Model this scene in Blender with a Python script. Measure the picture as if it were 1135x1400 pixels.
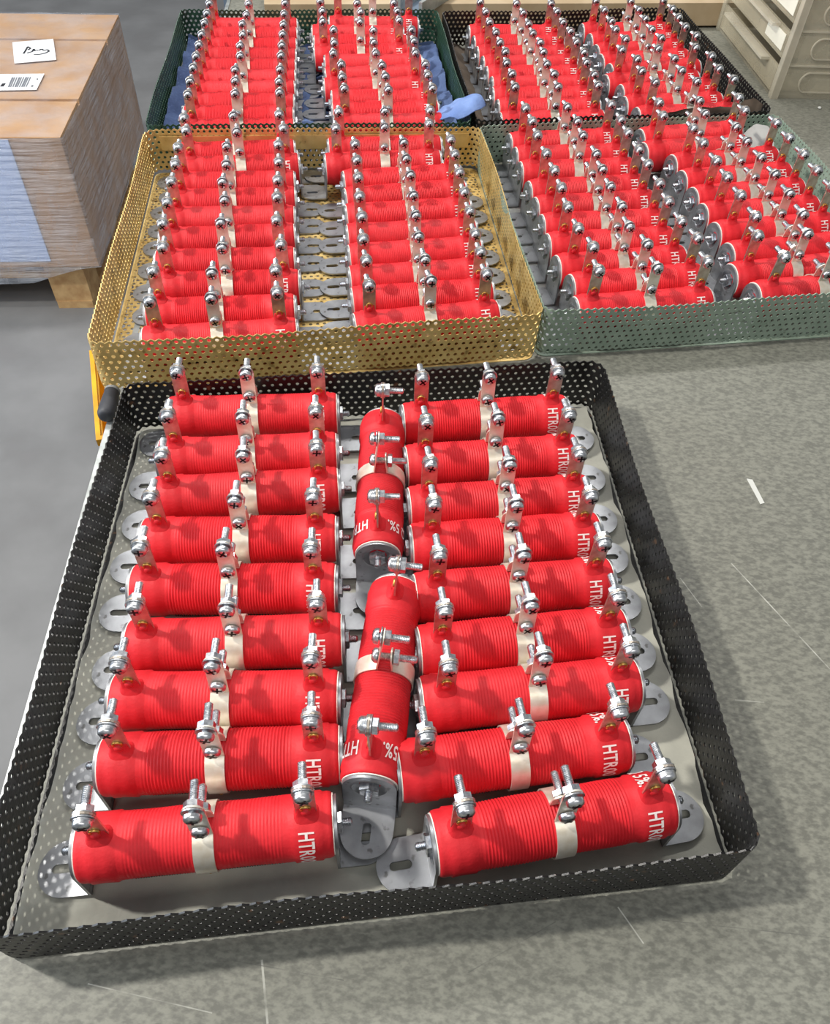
import bpy, bmesh, math, random
from math import sin, cos, pi, radians, sqrt, atan2
from mathutils import Vector, Matrix, noise

random.seed(7)
for o in list(bpy.data.objects):
    bpy.data.objects.remove(o)
scene = bpy.context.scene
COL = scene.collection

# ------------------------------------------------------------------ camera
PITCH, ROLL, FPX = radians(49.52), radians(3.068), 1077.2
cam_data = bpy.data.cameras.new('camera')
cam_data.sensor_fit = 'HORIZONTAL'
cam_data.sensor_width = 36.0
cam_data.lens = 36.0 * FPX / 1135.0
cam_data.clip_start = 0.02
cam = bpy.data.objects.new('camera', cam_data)
COL.objects.link(cam)
fw = Vector((0, cos(PITCH), -sin(PITCH)))
rt = Vector((1, 0, 0))
up = rt.cross(fw)
rt2 = rt * cos(ROLL) + up * sin(ROLL)
up2 = -rt * sin(ROLL) + up * cos(ROLL)
cam.matrix_world = Matrix(((rt2.x, up2.x, -fw.x, 0), (rt2.y, up2.y, -fw.y, 0), (rt2.z, up2.z, -fw.z, 0.5), (0, 0, 0, 1)))
scene.camera = cam

# ------------------------------------------------------------------ light
scene.view_settings.view_transform = 'Standard'
scene.view_settings.look = 'None'
scene.view_settings.gamma = 1.0
scene.view_settings.use_curve_mapping = False
scene.view_settings.exposure = 0.0

world = bpy.data.worlds.new('hall_ambient')
scene.world = world
world.use_nodes = True
bg = world.node_tree.nodes['Background']
bg.inputs['Color'].default_value = (0.95, 0.97, 1.0, 1)
bg.inputs['Strength'].default_value = 0.32


def area_light(name, loc, target, size_x, size_y, energy, color, shape='RECTANGLE'):
    d = bpy.data.lights.new(name, 'AREA')
    d.shape = shape
    d.size = size_x
    if shape in ('RECTANGLE', 'ELLIPSE'):
        d.size_y = size_y
    d.energy = energy
    d.color = color
    o = bpy.data.objects.new(name, d)
    COL.objects.link(o)
    o.location = loc
    o.rotation_euler = (Vector(target) - Vector(loc)).to_track_quat('-Z', 'Y').to_euler()
    return o


# bench lamp up to the left, unseen fill strips added for metal highlights, daylight from a door far to the left
area_light('bench_lamp', (-1.55, 0.50, 2.05), (0.0, 0.55, 0.0), 0.13, 0.13, 57.0, (1.0, 0.96, 0.89), 'DISK')
area_light('fill_strip', (-0.4, 2.3, 2.7), (-0.2, 1.4, 0), 3.2, 0.16, 62.0, (1.0, 0.98, 0.95))  # added fill from behind to brighten the far trays
area_light('fill_strip', (0.6, -1.6, 3.3), (0.6, -1.2, 0), 3.2, 0.16, 38.0, (1.0, 0.98, 0.95))  # added fill from the front to brighten walls facing the camera
area_light('door_daylight', (-5.5, 0.2, 1.6), (-0.8, 1.6, -0.2), 3.0, 3.0, 235.0, (0.80, 0.89, 1.0))

# ------------------------------------------------------------------ helpers
MAT = {}


def srgb(r, g, b):
    def f(c):
        c /= 255.0
        return c / 12.92 if c <= 0.04045 else ((c + 0.055) / 1.055) ** 2.4
    return (f(r), f(g), f(b), 1.0)


def mat(name, c1, rough=0.5, metal=0.0, c2=None, scale=40.0, detail=4.0, lo=0.35, hi=0.65, bump=0.0, bscale=None,
        spec=0.5, rand=0.0, alpha=None, trans=0.0, c3=None, c3scale=300.0, c3lo=0.62, c3hi=0.7, coat=0.0):
    m = bpy.data.materials.new(name)
    m.use_nodes = True
    nt = m.node_tree
    n, l = nt.nodes, nt.links
    p = n['Principled BSDF']
    p.inputs['Roughness'].default_value = rough
    p.inputs['Metallic'].default_value = metal
    p.inputs['Specular IOR Level'].default_value = spec
    p.inputs['Coat Weight'].default_value = coat
    p.inputs['Transmission Weight'].default_value = trans
    if alpha is not None:
        p.inputs['Alpha'].default_value = alpha
    p.inputs['Base Color'].default_value = c1
    tc = n.new('ShaderNodeTexCoord')
    col = None
    if c2 is not None:
        t = n.new('ShaderNodeTexNoise')
        t.inputs['Scale'].default_value = scale
        t.inputs['Detail'].default_value = detail
        l.new(tc.outputs['Object'], t.inputs['Vector'])
        r = n.new('ShaderNodeValToRGB')
        r.color_ramp.elements[0].position = lo
        r.color_ramp.elements[1].position = hi
        r.color_ramp.elements[0].color = c1
        r.color_ramp.elements[1].color = c2
        l.new(t.outputs['Fac'], r.inputs['Fac'])
        col = r.outputs['Color']
    if c3 is not None:
        t = n.new('ShaderNodeTexNoise')
        t.inputs['Scale'].default_value = c3scale
        t.inputs['Detail'].default_value = 3.0
        l.new(tc.outputs['Object'], t.inputs['Vector'])
        r = n.new('ShaderNodeValToRGB')
        r.color_ramp.elements[0].position = c3lo
        r.color_ramp.elements[1].position = c3hi
        l.new(t.outputs['Fac'], r.inputs['Fac'])
        mx = n.new('ShaderNodeMix')
        mx.data_type = 'RGBA'
        l.new(r.outputs['Color'], mx.inputs[0])
        if col is not None:
            l.new(col, mx.inputs[6])
        else:
            mx.inputs[6].default_value = c1
        mx.inputs[7].default_value = c3
        col = mx.outputs[2]
    if rand > 0:
        oi = n.new('ShaderNodeObjectInfo')
        mr = n.new('ShaderNodeMapRange')
        mr.inputs[3].default_value = 1 - rand
        mr.inputs[4].default_value = 1 + rand * 0.4
        l.new(oi.outputs['Random'], mr.inputs[0])
        hs = n.new('ShaderNodeHueSaturation')
        l.new(mr.outputs[0], hs.inputs['Value'])
        if col is not None:
            l.new(col, hs.inputs['Color'])
        else:
            hs.inputs['Color'].default_value = c1
        col = hs.outputs['Color']
    if col is not None:
        l.new(col, p.inputs['Base Color'])
    if bump > 0:
        t = n.new('ShaderNodeTexNoise')
        t.inputs['Scale'].default_value = bscale or scale
        t.inputs['Detail'].default_value = 5.0
        l.new(tc.outputs['Object'], t.inputs['Vector'])
        b = n.new('ShaderNodeBump')
        b.inputs['Strength'].default_value = bump
        b.inputs['Distance'].default_value = 0.002
        l.new(t.outputs['Fac'], b.inputs['Height'])
        l.new(b.outputs['Normal'], p.inputs['Normal'])
    MAT[name] = m
    return m


mat('red_coating', srgb(220, 40, 49), 0.55, 0, srgb(206, 33, 42), 90, rand=0.10, bump=0.12, bscale=500, spec=0.35)
mat('white_print', srgb(240, 226, 222), 0.7)
mat('wire_dark', srgb(70, 62, 56), 0.45, 0.6, srgb(30, 26, 24), 900)
mat('ceramic', srgb(238, 234, 224), 0.5)
mat('tinned', srgb(214, 205, 192), 0.34, 0.85, srgb(190, 176, 162), 200, bump=0.05, bscale=300)
mat('clamp_metal', srgb(242, 238, 226), 0.38, 0.55, srgb(224, 214, 194), 120, bump=0.06, bscale=200)
mat('zinc', srgb(236, 238, 240), 0.3, 1.0, srgb(180, 184, 190), 400)
mat('recess_shade', srgb(40, 42, 46), 0.4, 0.8)  # shade inside the screws' cross recess, painted as a dark tone
mat('brass', srgb(238, 196, 116), 0.3, 0.9, srgb(190, 132, 60), 500)
mat('bracket_zinc', srgb(174, 176, 180), 0.40, 0.8, srgb(150, 152, 155), 60, c3=srgb(120, 120, 120), c3scale=140, bump=0.05, bscale=150)
mat('black_paint', srgb(24, 23, 22), 0.4, 0.0, srgb(17, 16, 16), 80, c3=srgb(92, 66, 44), c3scale=120, c3lo=0.66, c3hi=0.74, bump=0.25, bscale=260)
mat('brass_plate', srgb(228, 200, 134), 0.42, 0.5, srgb(204, 172, 104), 45, c3=srgb(138, 110, 62), c3scale=90, c3lo=0.6, c3hi=0.75)
mat('sage_paint', srgb(146, 163, 147), 0.5, 0.05, srgb(130, 148, 132), 60, c3=srgb(80, 84, 70), c3scale=130, c3lo=0.64, c3hi=0.75)
mat('bottle_paint', srgb(44, 78, 60), 0.42, 0.1, srgb(34, 62, 48), 60, c3=srgb(110, 124, 110), c3scale=150, c3lo=0.66, c3hi=0.75)
mat('cloth_white', srgb(182, 181, 168), 0.9, 0, srgb(146, 146, 138), 16, bump=1.0, bscale=45)
mat('cloth_blue', srgb(62, 80, 122), 0.92, 0, srgb(98, 120, 164), 18, bump=0.5, bscale=240)
mat('cloth_blue_light', srgb(120, 146, 196), 0.92, 0, srgb(98, 124, 178), 30, bump=0.4, bscale=240)
mat('paper_brown', srgb(112, 98, 84), 0.85, 0, srgb(86, 76, 66), 30, bump=0.4, bscale=60)
mat('paper_grey', srgb(188, 190, 186), 0.8, 0, srgb(164, 166, 162), 20, bump=0.3, bscale=40)
mat('paper_white', srgb(236, 238, 240), 0.7)
mat('daylit_sheet', srgb(196, 212, 246), 0.5)  # sheet under the wrap, cool daylight put into its bluish colour
mat('ink', srgb(40, 42, 48), 0.7)
mat('ink_grey', srgb(120, 124, 132), 0.7)
mat('cardboard', srgb(196, 158, 120), 0.75, 0, srgb(178, 138, 100), 6, bump=0.1, bscale=60)
mat('cardboard_dark', srgb(136, 104, 82), 0.7, 0, srgb(120, 92, 74), 8)  # darker brown cardboard, not assigned to any part
mat('pallet_wood', srgb(212, 176, 124), 0.8, 0, srgb(182, 140, 92), 30, bump=0.3, bscale=60)
mat('board_wood', srgb(196, 176, 146), 0.75, 0, srgb(172, 150, 118), 12, bump=0.2, bscale=40)
mat('alu_edge', srgb(196, 200, 198), 0.4, 0.55, srgb(160, 164, 162), 60, bump=0.2, bscale=90)
mat('steel_blue', srgb(128, 144, 162), 0.45, 0.3, srgb(108, 122, 142), 20)
mat('steel_leg', srgb(150, 154, 158), 0.45, 0.4)
mat('yellow_plastic', srgb(236, 176, 24), 0.45, 0, srgb(214, 150, 14), 25)
mat('rubber', srgb(52, 54, 60), 0.55)
mat('label_card', srgb(228, 224, 206), 0.75)
mat('dust', srgb(205, 206, 200), 0.8)


def clear_mat(name, tint, transp, rough):
    m = bpy.data.materials.new(name)
    m.use_nodes = True
    n, l = m.node_tree.nodes, m.node_tree.links
    out = n['Material Output']
    p = n['Principled BSDF']
    p.inputs['Base Color'].default_value = tint
    p.inputs['Roughness'].default_value = rough
    tr = n.new('ShaderNodeBsdfTransparent')
    mx = n.new('ShaderNodeMixShader')
    tc = n.new('ShaderNodeTexCoord')
    t = n.new('ShaderNodeTexNoise')
    t.inputs['Scale'].default_value = 14.0
    t.inputs['Detail'].default_value = 6.0
    l.new(tc.outputs['Object'], t.inputs['Vector'])
    mr = n.new('ShaderNodeMapRange')
    mr.inputs[1].default_value = 0.3
    mr.inputs[2].default_value = 0.7
    mr.inputs[3].default_value = 1 - transp - 0.12
    mr.inputs[4].default_value = 1 - transp + 0.12
    l.new(t.outputs['Fac'], mr.inputs[0])
    l.new(mr.outputs[0], mx.inputs[0])
    l.new(tr.outputs[0], mx.inputs[1])
    l.new(p.outputs[0], mx.inputs[2])
    l.new(mx.outputs[0], out.inputs['Surface'])
    MAT[name] = m
    return m


clear_mat('clear_plastic', srgb(220, 212, 188), 0.66, 0.18)
clear_mat('clear_drawer', srgb(206, 196, 170), 0.58, 0.22)
clear_mat('clear_edge', srgb(216, 208, 188), 0.5, 0.2)


def wrap_mat(name, transp, bstr):
    m = clear_mat(name, srgb(226, 232, 244), transp, 0.12)
    n, l = m.node_tree.nodes, m.node_tree.links
    tc = n.new('ShaderNodeTexCoord')
    mp = n.new('ShaderNodeMapping')
    mp.inputs['Scale'].default_value = (3.0, 3.0, 40.0)
    mp.inputs['Rotation'].default_value = (0.05, 0.08, 0)
    l.new(tc.outputs['Object'], mp.inputs['Vector'])
    t = n.new('ShaderNodeTexNoise')
    t.inputs['Scale'].default_value = 2.2
    t.inputs['Detail'].default_value = 6.0
    l.new(mp.outputs[0], t.inputs['Vector'])
    b = n.new('ShaderNodeBump')
    b.inputs['Strength'].default_value = bstr
    b.inputs['Distance'].default_value = 0.02
    l.new(t.outputs['Fac'], b.inputs['Height'])
    l.new(b.outputs['Normal'], n['Principled BSDF'].inputs['Normal'])


wrap_mat('stretch_wrap', 0.68, 1.0)
wrap_mat('stretch_wrap_thin', 0.86, 0.5)


def table_mat():
    m = bpy.data.materials.new('linoleum')
    m.use_nodes = True
    n, l = m.node_tree.nodes, m.node_tree.links
    p = n['Principled BSDF']
    tc = n.new('ShaderNodeTexCoord')

    def noisetex(scale, detail, vec=None, rough=0.55):
        t = n.new('ShaderNodeTexNoise')
        t.inputs['Scale'].default_value = scale
        t.inputs['Detail'].default_value = detail
        t.inputs['Roughness'].default_value = rough
        l.new(vec or tc.outputs['Object'], t.inputs['Vector'])
        return t.outputs['Fac']

    def ramp(fac, a, b, ca, cb):
        r = n.new('ShaderNodeValToRGB')
        r.color_ramp.elements[0].position = a
        r.color_ramp.elements[1].position = b
        r.color_ramp.elements[0].color = ca
        r.color_ramp.elements[1].color = cb
        l.new(fac, r.inputs['Fac'])
        return r.outputs['Color']

    def mix(fac, a, b, mode='MIX'):
        mx = n.new('ShaderNodeMix')
        mx.data_type = 'RGBA'
        mx.blend_type = mode
        if isinstance(fac, float):
            mx.inputs[0].default_value = fac
        else:
            l.new(fac, mx.inputs[0])
        for i, v in ((6, a), (7, b)):
            if isinstance(v, tuple):
                mx.inputs[i].default_value = v
            else:
                l.new(v, mx.inputs[i])
        return mx.outputs[2]

    mp = n.new('ShaderNodeMapping')
    mp.inputs['Rotation'].default_value = (0, 0, 0.5)
    mp.inputs['Scale'].default_value = (1.0, 1.7, 1.0)
    l.new(tc.outputs['Object'], mp.inputs['Vector'])
    base = ramp(noisetex(5, 3), 0.3, 0.7, srgb(112, 112, 103), srgb(122, 122, 112))
    fleck = ramp(noisetex(210, 2, mp.outputs[0]), 0.36, 0.64, srgb(92, 92, 85), srgb(144, 144, 132))
    c = mix(0.55, base, fleck)
    # straight scratches in the linoleum (table coordinates)
    for x0, y0, x1, y1, hw, col in (
            (-0.2437, -0.3094, -0.1921, -0.4023, 0.00050, srgb(200, 200, 190)),
            (-0.2679, -0.4312, -0.2474, -0.4317, 0.00050, srgb(200, 200, 190)),
            (-0.5721, -0.6077, -0.5640, -0.6377, 0.00060, srgb(200, 200, 190)),
            (-0.3681, -0.5705, -0.3557, -0.5892, 0.00040, srgb(200, 200, 190)),
            (-0.3431, -0.5763, -0.2460, -0.5809, 0.00030, srgb(84, 84, 80)),
            (-0.5958, -0.6081, -0.5255, -0.6155, 0.00030, srgb(84, 84, 80)),
            (-0.4567, -0.6087, -0.4055, -0.5802, 0.00030, srgb(84, 84, 80)),
            (-0.2880, -0.3268, -0.2759, -0.3536, 0.00040, srgb(200, 200, 190)),
            (-0.6645, -0.6237, -0.5944, -0.6341, 0.00030, srgb(200, 200, 190))):
        ln = sqrt((x1 - x0) ** 2 + (y1 - y0) ** 2)
        d = ((x1 - x0) / ln, (y1 - y0) / ln, 0)
        nv = (-d[1], d[0], 0)

        def dot(vec):
            sub = n.new('ShaderNodeVectorMath')
            sub.operation = 'SUBTRACT'
            l.new(tc.outputs['Object'], sub.inputs[0])
            sub.inputs[1].default_value = (x0, y0, 0)
            dt = n.new('ShaderNodeVectorMath')
            dt.operation = 'DOT_PRODUCT'
            l.new(sub.outputs[0], dt.inputs[0])
            dt.inputs[1].default_value = vec
            return dt.outputs['Value']

        def near(val, centre, half):
            m_ = n.new('ShaderNodeMath')
            m_.operation = 'COMPARE'
            l.new(val, m_.inputs[0])
            m_.inputs[1].default_value = centre
            m_.inputs[2].default_value = half
            return m_.outputs[0]

        mu = n.new('ShaderNodeMath')
        mu.operation = 'MULTIPLY'
        l.new(near(dot(nv), 0.0, hw), mu.inputs[0])
        l.new(near(dot(d), ln / 2, ln / 2), mu.inputs[1])
        m2 = n.new('ShaderNodeMath')
        m2.operation = 'MULTIPLY'
        l.new(mu.outputs[0], m2.inputs[0])
        l.new(ramp(noisetex(60, 2), 0.35, 0.65, (0.1, 0.1, 0.1, 1), (0.7, 0.7, 0.7, 1)), m2.inputs[1])
        c = mix(m2.outputs[0], c, col)
    l.new(c, p.inputs['Base Color'])
    p.inputs['Roughness'].default_value = 0.5
    b = n.new('ShaderNodeBump')
    b.inputs['Strength'].default_value = 0.12
    b.inputs['Distance'].default_value = 0.001
    l.new(noisetex(210, 2, mp.outputs[0]), b.inputs['Height'])
    l.new(b.outputs['Normal'], p.inputs['Normal'])
    MAT['linoleum'] = m


table_mat()


def concrete_mat():
    mat('concrete', srgb(132, 132, 132), 0.75, 0, srgb(117, 117, 117), 5.0, detail=9, c3=srgb(122, 120, 120), c3scale=5.0, c3lo=0.60, c3hi=0.85, bump=0.15, bscale=60)


concrete_mat()


class MB:
    """collects vertices and faces for one mesh"""

    def __init__(self):
        self.v, self.f, self.mi = [], [], []
        self.cur = 0

    def add(self, verts, faces):
        b = len(self.v)
        self.v.extend(tuple(p) for p in verts)
        self.f.extend([tuple(b + i for i in fc) for fc in faces])
        self.mi.extend([self.cur] * len(faces))

    def box(self, x0, x1, y0, y1, z0, z1):
        v = [(x0, y0, z0), (x1, y0, z0), (x1, y1, z0), (x0, y1, z0), (x0, y0, z1), (x1, y0, z1), (x1, y1, z1), (x0, y1, z1)]
        self.add(v, [(0, 3, 2, 1), (4, 5, 6, 7), (0, 1, 5, 4), (1, 2, 6, 5), (2, 3, 7, 6), (3, 0, 4, 7)])

    def lathe(self, prof, n=24, axis='X', caps=(True, True), origin=(0, 0, 0), a0=0.0, a1=2 * pi):
        closed = abs(a1 - a0 - 2 * pi) < 1e-6
        m = n if closed else n + 1
        v = []
        for t, r in prof:
            for k in range(m):
                a = a0 + (a1 - a0) * k / n
                c, s = r * cos(a), r * sin(a)
                p = (t, c, s) if axis == 'X' else ((s, t, c) if axis == 'Y' else (c, s, t))
                v.append((p[0] + origin[0], p[1] + origin[1], p[2] + origin[2]))
        f = []
        for i in range(len(prof) - 1):
            for k in range(n):
                k2 = (k + 1) % m
                f.append((i * m + k, i * m + k2, (i + 1) * m + k2, (i + 1) * m + k))
        if closed:
            if caps[0]:
                f.append(tuple(reversed(range(m))))
            if caps[1]:
                f.append(tuple((len(prof) - 1) * m + k for k in range(m)))
        self.add(v, f)

    def prism(self, pts, z0, z1, fn=lambda x, y, z: (x, y, z)):
        n = len(pts)
        v = [fn(x, y, z0) for x, y in pts] + [fn(x, y, z1) for x, y in pts]
        f = [tuple(reversed(range(n))), tuple(range(n, 2 * n))]
        f += [(i, (i + 1) % n, n + (i + 1) % n, n + i) for i in range(n)]
        self.add(v, f)

    def holed(self, outer, inner, z0, z1, fn):
        """plate with one hole; outer and inner are loops with the same number of points, roughly aligned"""
        n = len(outer)
        v = [fn(x, y, z) for z in (z0, z1) for loop in (outer, inner) for x, y in loop]
        f = []
        for i in range(n):
            j = (i + 1) % n
            f.append((i, n + i, n + j, j))
            f.append((2 * n + i, 2 * n + j, 3 * n + j, 3 * n + i))
            f.append((i, j, 2 * n + j, 2 * n + i))
            f.append((n + i, 3 * n + i, 3 * n + j, n + j))
        self.add(v, f)

    def mesh(self, name, mats, smooth=True, angle=38):
        me = bpy.data.meshes.new(name)
        me.from_pydata(self.v, [], self.f)
        if isinstance(mats, str):
            mats = [mats]
        for m in mats:
            me.materials.append(MAT[m])
        if len(mats) > 1:
            me.polygons.foreach_set('material_index', self.mi)
        me.update()
        bm = bmesh.new()
        bm.from_mesh(me)
        bmesh.ops.recalc_face_normals(bm, faces=bm.faces)
        bm.to_mesh(me)
        bm.free()
        if smooth:
            me.polygons.foreach_set('use_smooth', [True] * len(me.polygons))
            me.set_sharp_from_angle(angle=radians(angle))
        return me


def link(name, mesh, parent=None, loc=None, rot=None):
    o = bpy.data.objects.new(name, mesh)
    COL.objects.link(o)
    if parent is not None:
        o.parent = parent
    if loc is not None:
        o.location = loc
    if rot is not None:
        o.rotation_euler = rot
    return o


def tag(o, label=None, cat=None, group=None, kind=None):
    if label:
        o['label'] = label
    if cat:
        o['category'] = cat
    if group:
        o['group'] = group
    if kind:
        o['kind'] = kind
    return o


def empty(name, loc, rz=0.0):
    o = bpy.data.objects.new(name, None)
    o.empty_display_size = 0.02
    COL.objects.link(o)
    o.location = loc
    o.rotation_euler = (0, 0, rz)
    return o


FLOOR = -0.85

# ------------------------------------------------------------------ the setting
mb = MB()
mb.box(-9, 9, -4, 12, FLOOR - 0.1, FLOOR)
tag(link('floor', mb.mesh('floor', 'concrete', False)), 'grey concrete hall floor with scuff marks', None, None, 'structure')

# worktable: top, pale edge strip, four legs
TBL = [(-0.1970, -0.30), (1.60, -0.14), (1.45, 1.86), (-0.393, 1.70)]
table = empty('worktable', (0.5, 0.7, FLOOR))
tag(table, 'large worktable with grey flecked linoleum top carrying the trays', 'table')


def local(o, p):
    return (p[0] - o.location.x, p[1] - o.location.y, p[2] - o.location.z)


mb = MB()
mb.prism([local(table, (x, y, 0))[:2] for x, y in TBL], -FLOOR - 0.028, -FLOOR)
link('table_top', mb.mesh('table_top', 'linoleum', False), table)
mb = MB()
a, b = Vector(TBL[3]), Vector(TBL[0])
d = (b - a).normalized()
nrm = Vector((-d.y, d.x)) * -1
pts = [a, b, b + nrm * 0.006, a + nrm * 0.006]
mb.prism([local(table, (p.x, p.y, 0))[:2] for p in pts], -FLOOR - 0.034, -FLOOR + 0.0012)
link('edge_strip', mb.mesh('edge_strip', 'alu_edge', False), table)
for x, y in ((-0.10, -0.12), (1.40, 0.0), (1.28, 1.70), (-0.22, 1.55)):
    mb = MB()
    lx, ly, _ = local(table, (x, y, 0))
    mb.box(lx - 0.025, lx + 0.025, ly - 0.025, ly + 0.025, 0, -FLOOR - 0.028)
    link('table_leg', mb.mesh('table_leg', 'steel_leg', False), table)

# ------------------------------------------------------------------ perforated trays
TRAYS = {
    'A': [(-.2520, .5050), (.1595, .5690), (.2035, .1490), (-.2150, .0850)],
    'B': [(-.3560, .9750), (.0570, 1.0340), (.1115, .6370), (-.3000, .5540)],
    'C': [(.0572, 1.0374), (.461, 1.1232), (.5154, .7176), (.1137, .6407)],
    'D': [(-.4103, 1.3949), (-.0082, 1.4574), (.045, 1.047), (-.362, .988)],
    'E': [(.0015, 1.4476), (.4040, 1.5286), (.4570, 1.1325), (.053, 1.052)],
}
WALL_H = 0.0570


def rounded(quad, r, n=6):
    """closed path round a quad (given clockwise from above: BL BR FR FL); returns points"""
    pts = []
    q = [Vector(p) for p in quad]
    for i in range(4):
        p, a, b = q[i], q[i - 1], q[(i + 1) % 4]
        da, db = (a - p).normalized(), (b - p).normalized()
        ang = da.angle(db)
        t = r / math.tan(ang / 2)
        s, e = p + da * t, p + db * t
        c = p + (da + db).normalized() * (r / sin(ang / 2))
        a0 = atan2(s.y - c.y, s.x - c.x)
        a1 = atan2(e.y - c.y, e.x - c.x)
        dlt = (a1 - a0 + pi) % (2 * pi) - pi
        for k in range(n + 1):
            th = a0 + dlt * k / n
            pts.append(c + Vector((cos(th), sin(th))) * r)
    return pts


class Path:
    def __init__(self, pts):
        self.p = pts
        self.s = [0.0]
        for i in range(len(pts)):
            self.s.append(self.s[-1] + (pts[(i + 1) % len(pts)] - pts[i]).length)
        self.L = self.s[-1]

    def at(self, u):
        u %= self.L
        lo, hi = 0, len(self.p)
        while hi - lo > 1:
            mid = (lo + hi) // 2
            if self.s[mid] <= u:
                lo = mid
            else:
                hi = mid
        a, b = self.p[lo], self.p[(lo + 1) % len(self.p)]
        seg = self.s[lo + 1] - self.s[lo]
        t = (u - self.s[lo]) / seg
        d = (b - a) / seg
        return a + (b - a) * t, Vector((-d.y, d.x))    # clockwise path: left normal points outwards


def cell(mb, uc, vc, p, rh, place, thick, edge, vmin, nh=12):
    """one hexagonal cell of perforated sheet with a round hole"""
    R = p / sqrt(3)
    out = [(uc + R * cos(pi / 2 + k * pi / 3), max(vmin, vc + R * sin(pi / 2 + k * pi / 3))) for k in range(6)]
    inn = [(uc + rh * cos(pi / 2 + k * 2 * pi / nh), max(vmin, vc + rh * sin(pi / 2 + k * 2 * pi / nh))) for k in range(nh)]
    v = [place(u, w, 0) for u, w in out + inn] + [place(u, w, thick) for u, w in out + inn]
    m = 6 + nh
    q = nh // 6
    f = []
    for i in range(6):
        j = (i + 1) % 6
        ids = [6 + (i * q + t) % nh for t in range(q + 1)]
        if q == 2:
            tri = [(i, ids[1], ids[0]), (i, j, ids[1]), (j, ids[2], ids[1])]
        else:
            tri = [(i, j, ids[1], ids[0])]
        for t in tri:
            f.append(t)
            f.append(tuple(m + x for x in reversed(t)))
        if edge:
            f.append((j, i, m + i, m + j))
    for k in range(nh):
        k2 = (k + 1) % nh
        f.append((6 + k, 6 + k2, m + 6 + k2, m + 6 + k))
    mb.add(v, f)


def fast_mesh(mb, name, matname):
    me = bpy.data.meshes.new(name)
    me.from_pydata(mb.v, [], mb.f)
    me.materials.append(MAT[matname])
    me.update()
    return me


def inside(poly, x, y, inset):
    # clockwise polygon
    for i in range(4):
        a, b = Vector(poly[i]), Vector(poly[(i + 1) % 4])
        d = (b - a).normalized()
        n = Vector((-d.y, d.x))
        if (Vector((x, y)) - a).dot(n) > -inset:
            return False
    return True


def make_tray(key, name, matname, label, pitch=0.0072, hole=0.00182, nh=12, perf_floor=False):
    quad = TRAYS[key]
    cx, cy = sum(p[0] for p in quad) / 4, sum(p[1] for p in quad) / 4
    root = empty(name, (cx, cy, 0))
    tag(root, label, 'tray', 'perforated metal trays')
    lq = [(x - cx, y - cy) for x, y in quad]
    path = Path(rounded(lq, 0.011))
    n = int(round(path.L / pitch))
    p = path.L / n
    dv = p * sqrt(3) / 2
    rows = int((WALL_H - 0.001) / dv)
    v0 = WALL_H - rows * dv + dv * 0.15
    # corner positions along the path, halfway through each rounding
    k = len(path.p) // 4
    corner = [(path.s[i * k] + path.s[i * k + k - 1]) / 2 for i in range(4)]
    walls = [MB() for _ in range(4)]

    lean = [random.uniform(-0.0006, 0.0006) for _ in range(8)]

    def place(u, w, t):
        q, nn = path.at(u)
        bulge = 0.0012 * sin(u * 23 + lean[0] * 9000) * (w / WALL_H)
        q = q + nn * (t + bulge)
        return (q.x, q.y, w + 0.0009 * sin(u * 17 + lean[1] * 9000) * (w / WALL_H))

    for r in range(rows + 1):
        vc = v0 + r * dv
        if vc > WALL_H:
            break
        for c in range(n):
            uc = (c + 0.5 * (r % 2)) * p
            u = uc % path.L
            w = 3
            for i in range(4):
                if corner[i] <= u < (corner[i + 1] if i < 3 else 1e9):
                    w = i
            if u < corner[0]:
                w = 3
            cell(walls[w], uc, vc, p, hole, place, 0.0010, r in (0, rows) or vc + dv > WALL_H, 0.0, nh)
    for w in walls:
        link('wall_panel', fast_mesh(w, 'wall_panel', matname), root)
    # floor
    if perf_floor:
        fm = MB()
        xs = [q[0] for q in lq]
        ys = [q[1] for q in lq]
        ax = (Vector(lq[2]) - Vector(lq[3])).normalized()
        ay = Vector((-ax.y, ax.x))

        def fplace(u, w, t):
            q = ax * u + ay * w
            return (q.x, q.y, 0.0002 + t)

        m = int(0.33 / pitch)
        for r in range(-m, m):
            for c in range(-m, m):
                uc, vc = (c + 0.5 * (r % 2)) * pitch, r * pitch * sqrt(3) / 2
                q = ax * uc + ay * vc
                if inside(lq, q.x, q.y, 0.0042):
                    cell(fm, uc, vc, pitch, hole, fplace, 0.0009, False, -1e9, 12)
        link('floor_panel', fast_mesh(fm, 'floor_panel', matname), root)
        fl = MB()
        inner = rounded([(Vector(q) * 0.978)[:] for q in lq], 0.009)
        outer = path.p
        fl.holed([q[:] for q in outer], [q[:] for q in inner], 0.0001, 0.0008, lambda x, y, z: (x, y, z))
        link('floor_flange', fl.mesh('floor_flange', matname, False), root)
    else:
        fl = MB()
        fl.prism([q[:] for q in path.p], 0.0001, 0.0011)
        link('floor_panel', fl.mesh('floor_panel', matname, False), root)
    return root


trayA = make_tray('A', 'perforated_tray', 'black_paint', 'black perforated metal tray with chipped rim, in front of all the others', hole=0.00155)
trayB = make_tray('B', 'perforated_tray', 'brass_plate', 'gold coloured perforated metal tray behind the front black tray', perf_floor=True)
trayC = make_tray('C', 'perforated_tray', 'sage_paint', 'pale grey-green perforated metal tray beside the gold tray', hole=0.0016)
trayD = make_tray('D', 'perforated_tray', 'bottle_paint', 'dark green perforated metal tray lined with blue cloth, behind the gold tray')
trayE = make_tray('E', 'perforated_tray', 'black_paint', 'black perforated metal tray at the back beside the dark green tray')
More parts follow.
